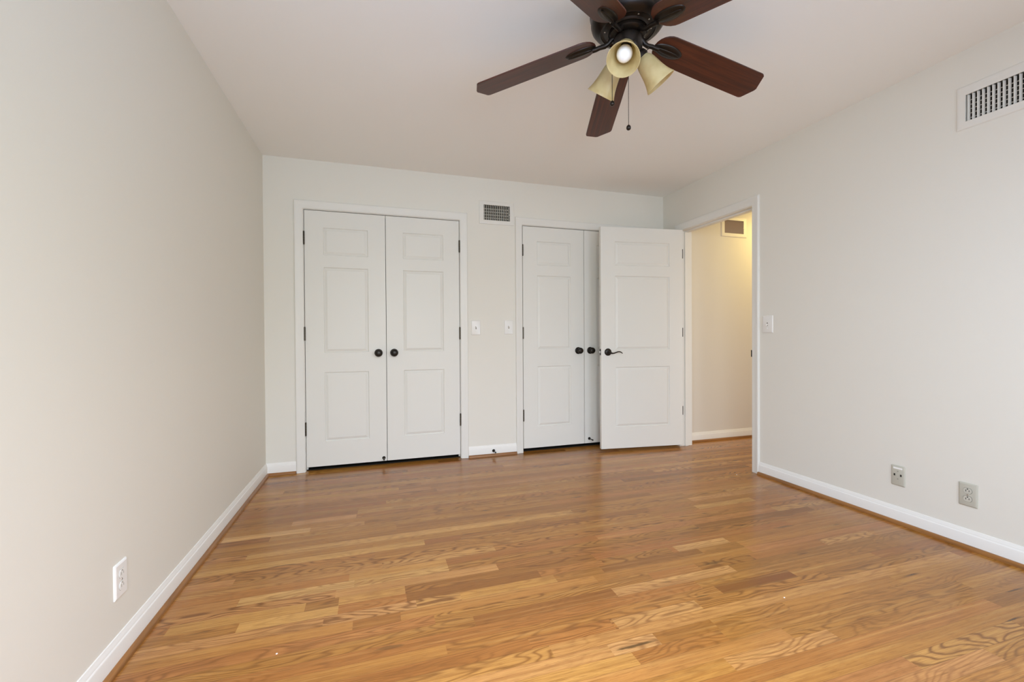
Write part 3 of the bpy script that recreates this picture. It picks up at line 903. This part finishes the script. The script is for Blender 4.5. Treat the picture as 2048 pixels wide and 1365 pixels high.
for k in range(5):
    P, er = blade_frame(k)
    mb = MB(); mb.poly_prism(OUT, lambda a, b, d: P(a, b, d), -.0065, 0)
    bo = mb.build('blade', BLADE, fan, bevel=.0015)
    me = bo.data; ul = me.uv_layers.new(name='UVMap'); n = len(OUT)
    for p in me.polygons:
        for li in p.loop_indices:
            a, b = OUT[me.loops[li].vertex_index % n]
            ul.data[li].uv = (a + k * 3.1, b + k * 1.7)
    # bronze arm: stem from the flywheel and the oval leaf-shaped pad under the blade
    am = MB()
    e0 = Vector((0, 0, Z(2.268)))
    stem = [e0 + er * .050, e0 + er * .066 + Vector((0, 0, -.006)), e0 + er * .078 + Vector((0, 0, -.020)), e0 + er * .092 + Vector((0, 0, -.027)), P(.112, 0, .010), P(.128, 0, .011), P(.142, 0, .010)]
    am.tube(stem, [.0105, .0105, .010, .0095, .009, .0095, .010], 12)
    def pad(rc, hl, hw, th, d0, n=28, m_=7):
        i = len(am.v)
        for q in range(m_ + 1):
            ph = PI / 2 * q / m_
            for s in range(n):
                t = 2 * PI * s / n
                am.v.append(tuple(P(rc + hl * math.cos(ph) * math.cos(t), hw * math.cos(ph) ** .8 * math.sin(t), d0 + th * math.sin(ph))))
        for q in range(m_):
            for s in range(n):
                j = (s + 1) % n
                am.f.append((i + q * n + s, i + q * n + j, i + (q + 1) * n + j, i + (q + 1) * n + s))
        am.f.append(tuple(i + s for s in range(n - 1, -1, -1)))
    pad(.192, .064, .030, .011, -.0005)
    i0 = len(am.v); pad(.190, .055, .011, .0055, .0085)
    am.build('blade_arm', BRONZE, bo, smooth=50)['label'] = 'dark bronze arm with oval leaf pad'

saz, srn, szn, stau, sL, sR = 4.02807, .05726, 2.18586, 0.87276, .130, .0626
for k in range(3):
    a = saz - k * 2 * PI / 3
    er = Vector((math.cos(a), math.sin(a), 0)); ez = Vector((0, 0, 1))
    d = er * math.cos(stau) - ez * math.sin(stau)
    xx = Vector((-math.sin(a), math.cos(a), 0)); yy = d.cross(xx)
    org = Vector((0, 0, Z(szn))) + er * srn
    T = Matrix((xx, yy, d)).transposed().to_4x4(); T.translation = org
    prof = [(.0215, -.004), (.0225, .004), (.0285, .011), (.0345, .021), (.0380, .033), (.0405, .048), (.0430, .064), (.0462, .082), (.0505, .099), (.0560, .115), (.0626, .130)]
    sm = MB(); inner = [(r - .0028, z) for r, z in reversed(prof)]
    sm.lathe(prof + [(.0624, .1312), (.0604, .1312)] + inner, T, 40, close_ends=False)
    so = sm.build('lamp_shade', GLASS, fan, smooth=60)
    so['label'] = 'frosted amber glass bell shade'
    b = MB()
    bp = [(.012, .012), (.0125, .026), (.015, .034), (.021, .044), (.0270, .055), (.0300, .067), (.0298, .079), (.0262, .091), (.0195, .0995), (.010, .1045), (.001, .106)]
    b.lathe(bp, T, 32); b.build('light_bulb', BULB, so, smooth=60)['label'] = 'white unlit light bulb'
    f = MB(); f.lathe([(.014, -.040), (.016, -.026), (.024, -.016), (.0275, -.006), (.0275, .004), (.0245, .006)], T, 32)
    f.lathe([(.0130, -.012), (.0130, .014)], T, 20)
    fo = f.build('shade_holder', BRONZE, fan, smooth=40)
    for q in range(3):
        aa = 2 * PI * q / 3 + .5
        c = Matrix.Rotation(aa, 4, 'Z') @ Matrix.Translation((.0265, 0, 0)) @ Matrix.Rotation(PI / 2, 4, 'Y')
        s = MB(); s.lathe([(.0015, 0), (.0015, .009), (.0032, .010), (.0032, .013)], T @ c, 10)
        s.build('thumb_screw', BRONZE2, fo)

def pull(x, y, ztop, zball, nm_lab):
    c = MB(); n = int((ztop - zball) / .0045)
    c.tube([(x, y, Z(ztop)), (x, y, Z(zball) + .006)], .0011, 6)
    for q in range(n):
        z = Z(zball) + .008 + q * .0045
        c.lathe([(.0006, z - .0014), (.0016, z), (.0006, z + .0014)], Matrix.Translation((x, y, 0)), 6)
    co = c.build('pull_chain', BRONZE2, fan)
    b = MB(); b.lathe([(.002, .012), (.004, .010), (.0075, .007), (.0095, .001), (.0090, -.005), (.006, -.009), (.002, -.0105)], Matrix.Translation((x, y, Z(zball))), 18)
    b.build('pull_knob', BRONZE, co, smooth=50)
vd = Vector((0.5357, 0.8444, 0)); vr = Vector((0.8444, -0.5357, 0))
p1 = vr * .002 + vd * .030
p2 = vr * -.0625 + vd * .004
pull(p1.x, p1.y, 2.165, 1.908, 'fan')
pull(p2.x, p2.y, 2.215, 2.003, 'light')

# ------------------------------------------------------------------ paint flecks on the floor
for x, y, s, lb in ((3.390, -1.112, .0035, 'tiny white paint fleck at the foot of the doorway casing'),
                    (2.3555, -2.400, .0030, 'tiny white paint fleck on the open floor toward the outlets'),
                    (0.4830, -2.120, .0032, 'tiny white paint fleck on the floor near the left wall outlet')):
    mb = MB(); mb.lathe([(s, 0), (s * .9, .0008), (s * .4, .0016)], Matrix.Translation((0, 0, 0.0001)), 9)
    o = mb.build('paint_fleck', FLECK, smooth=60); o.location = (x, y, 0)
    tag(o, lb, 'paint fleck', group='white paint flecks on the oak floor')
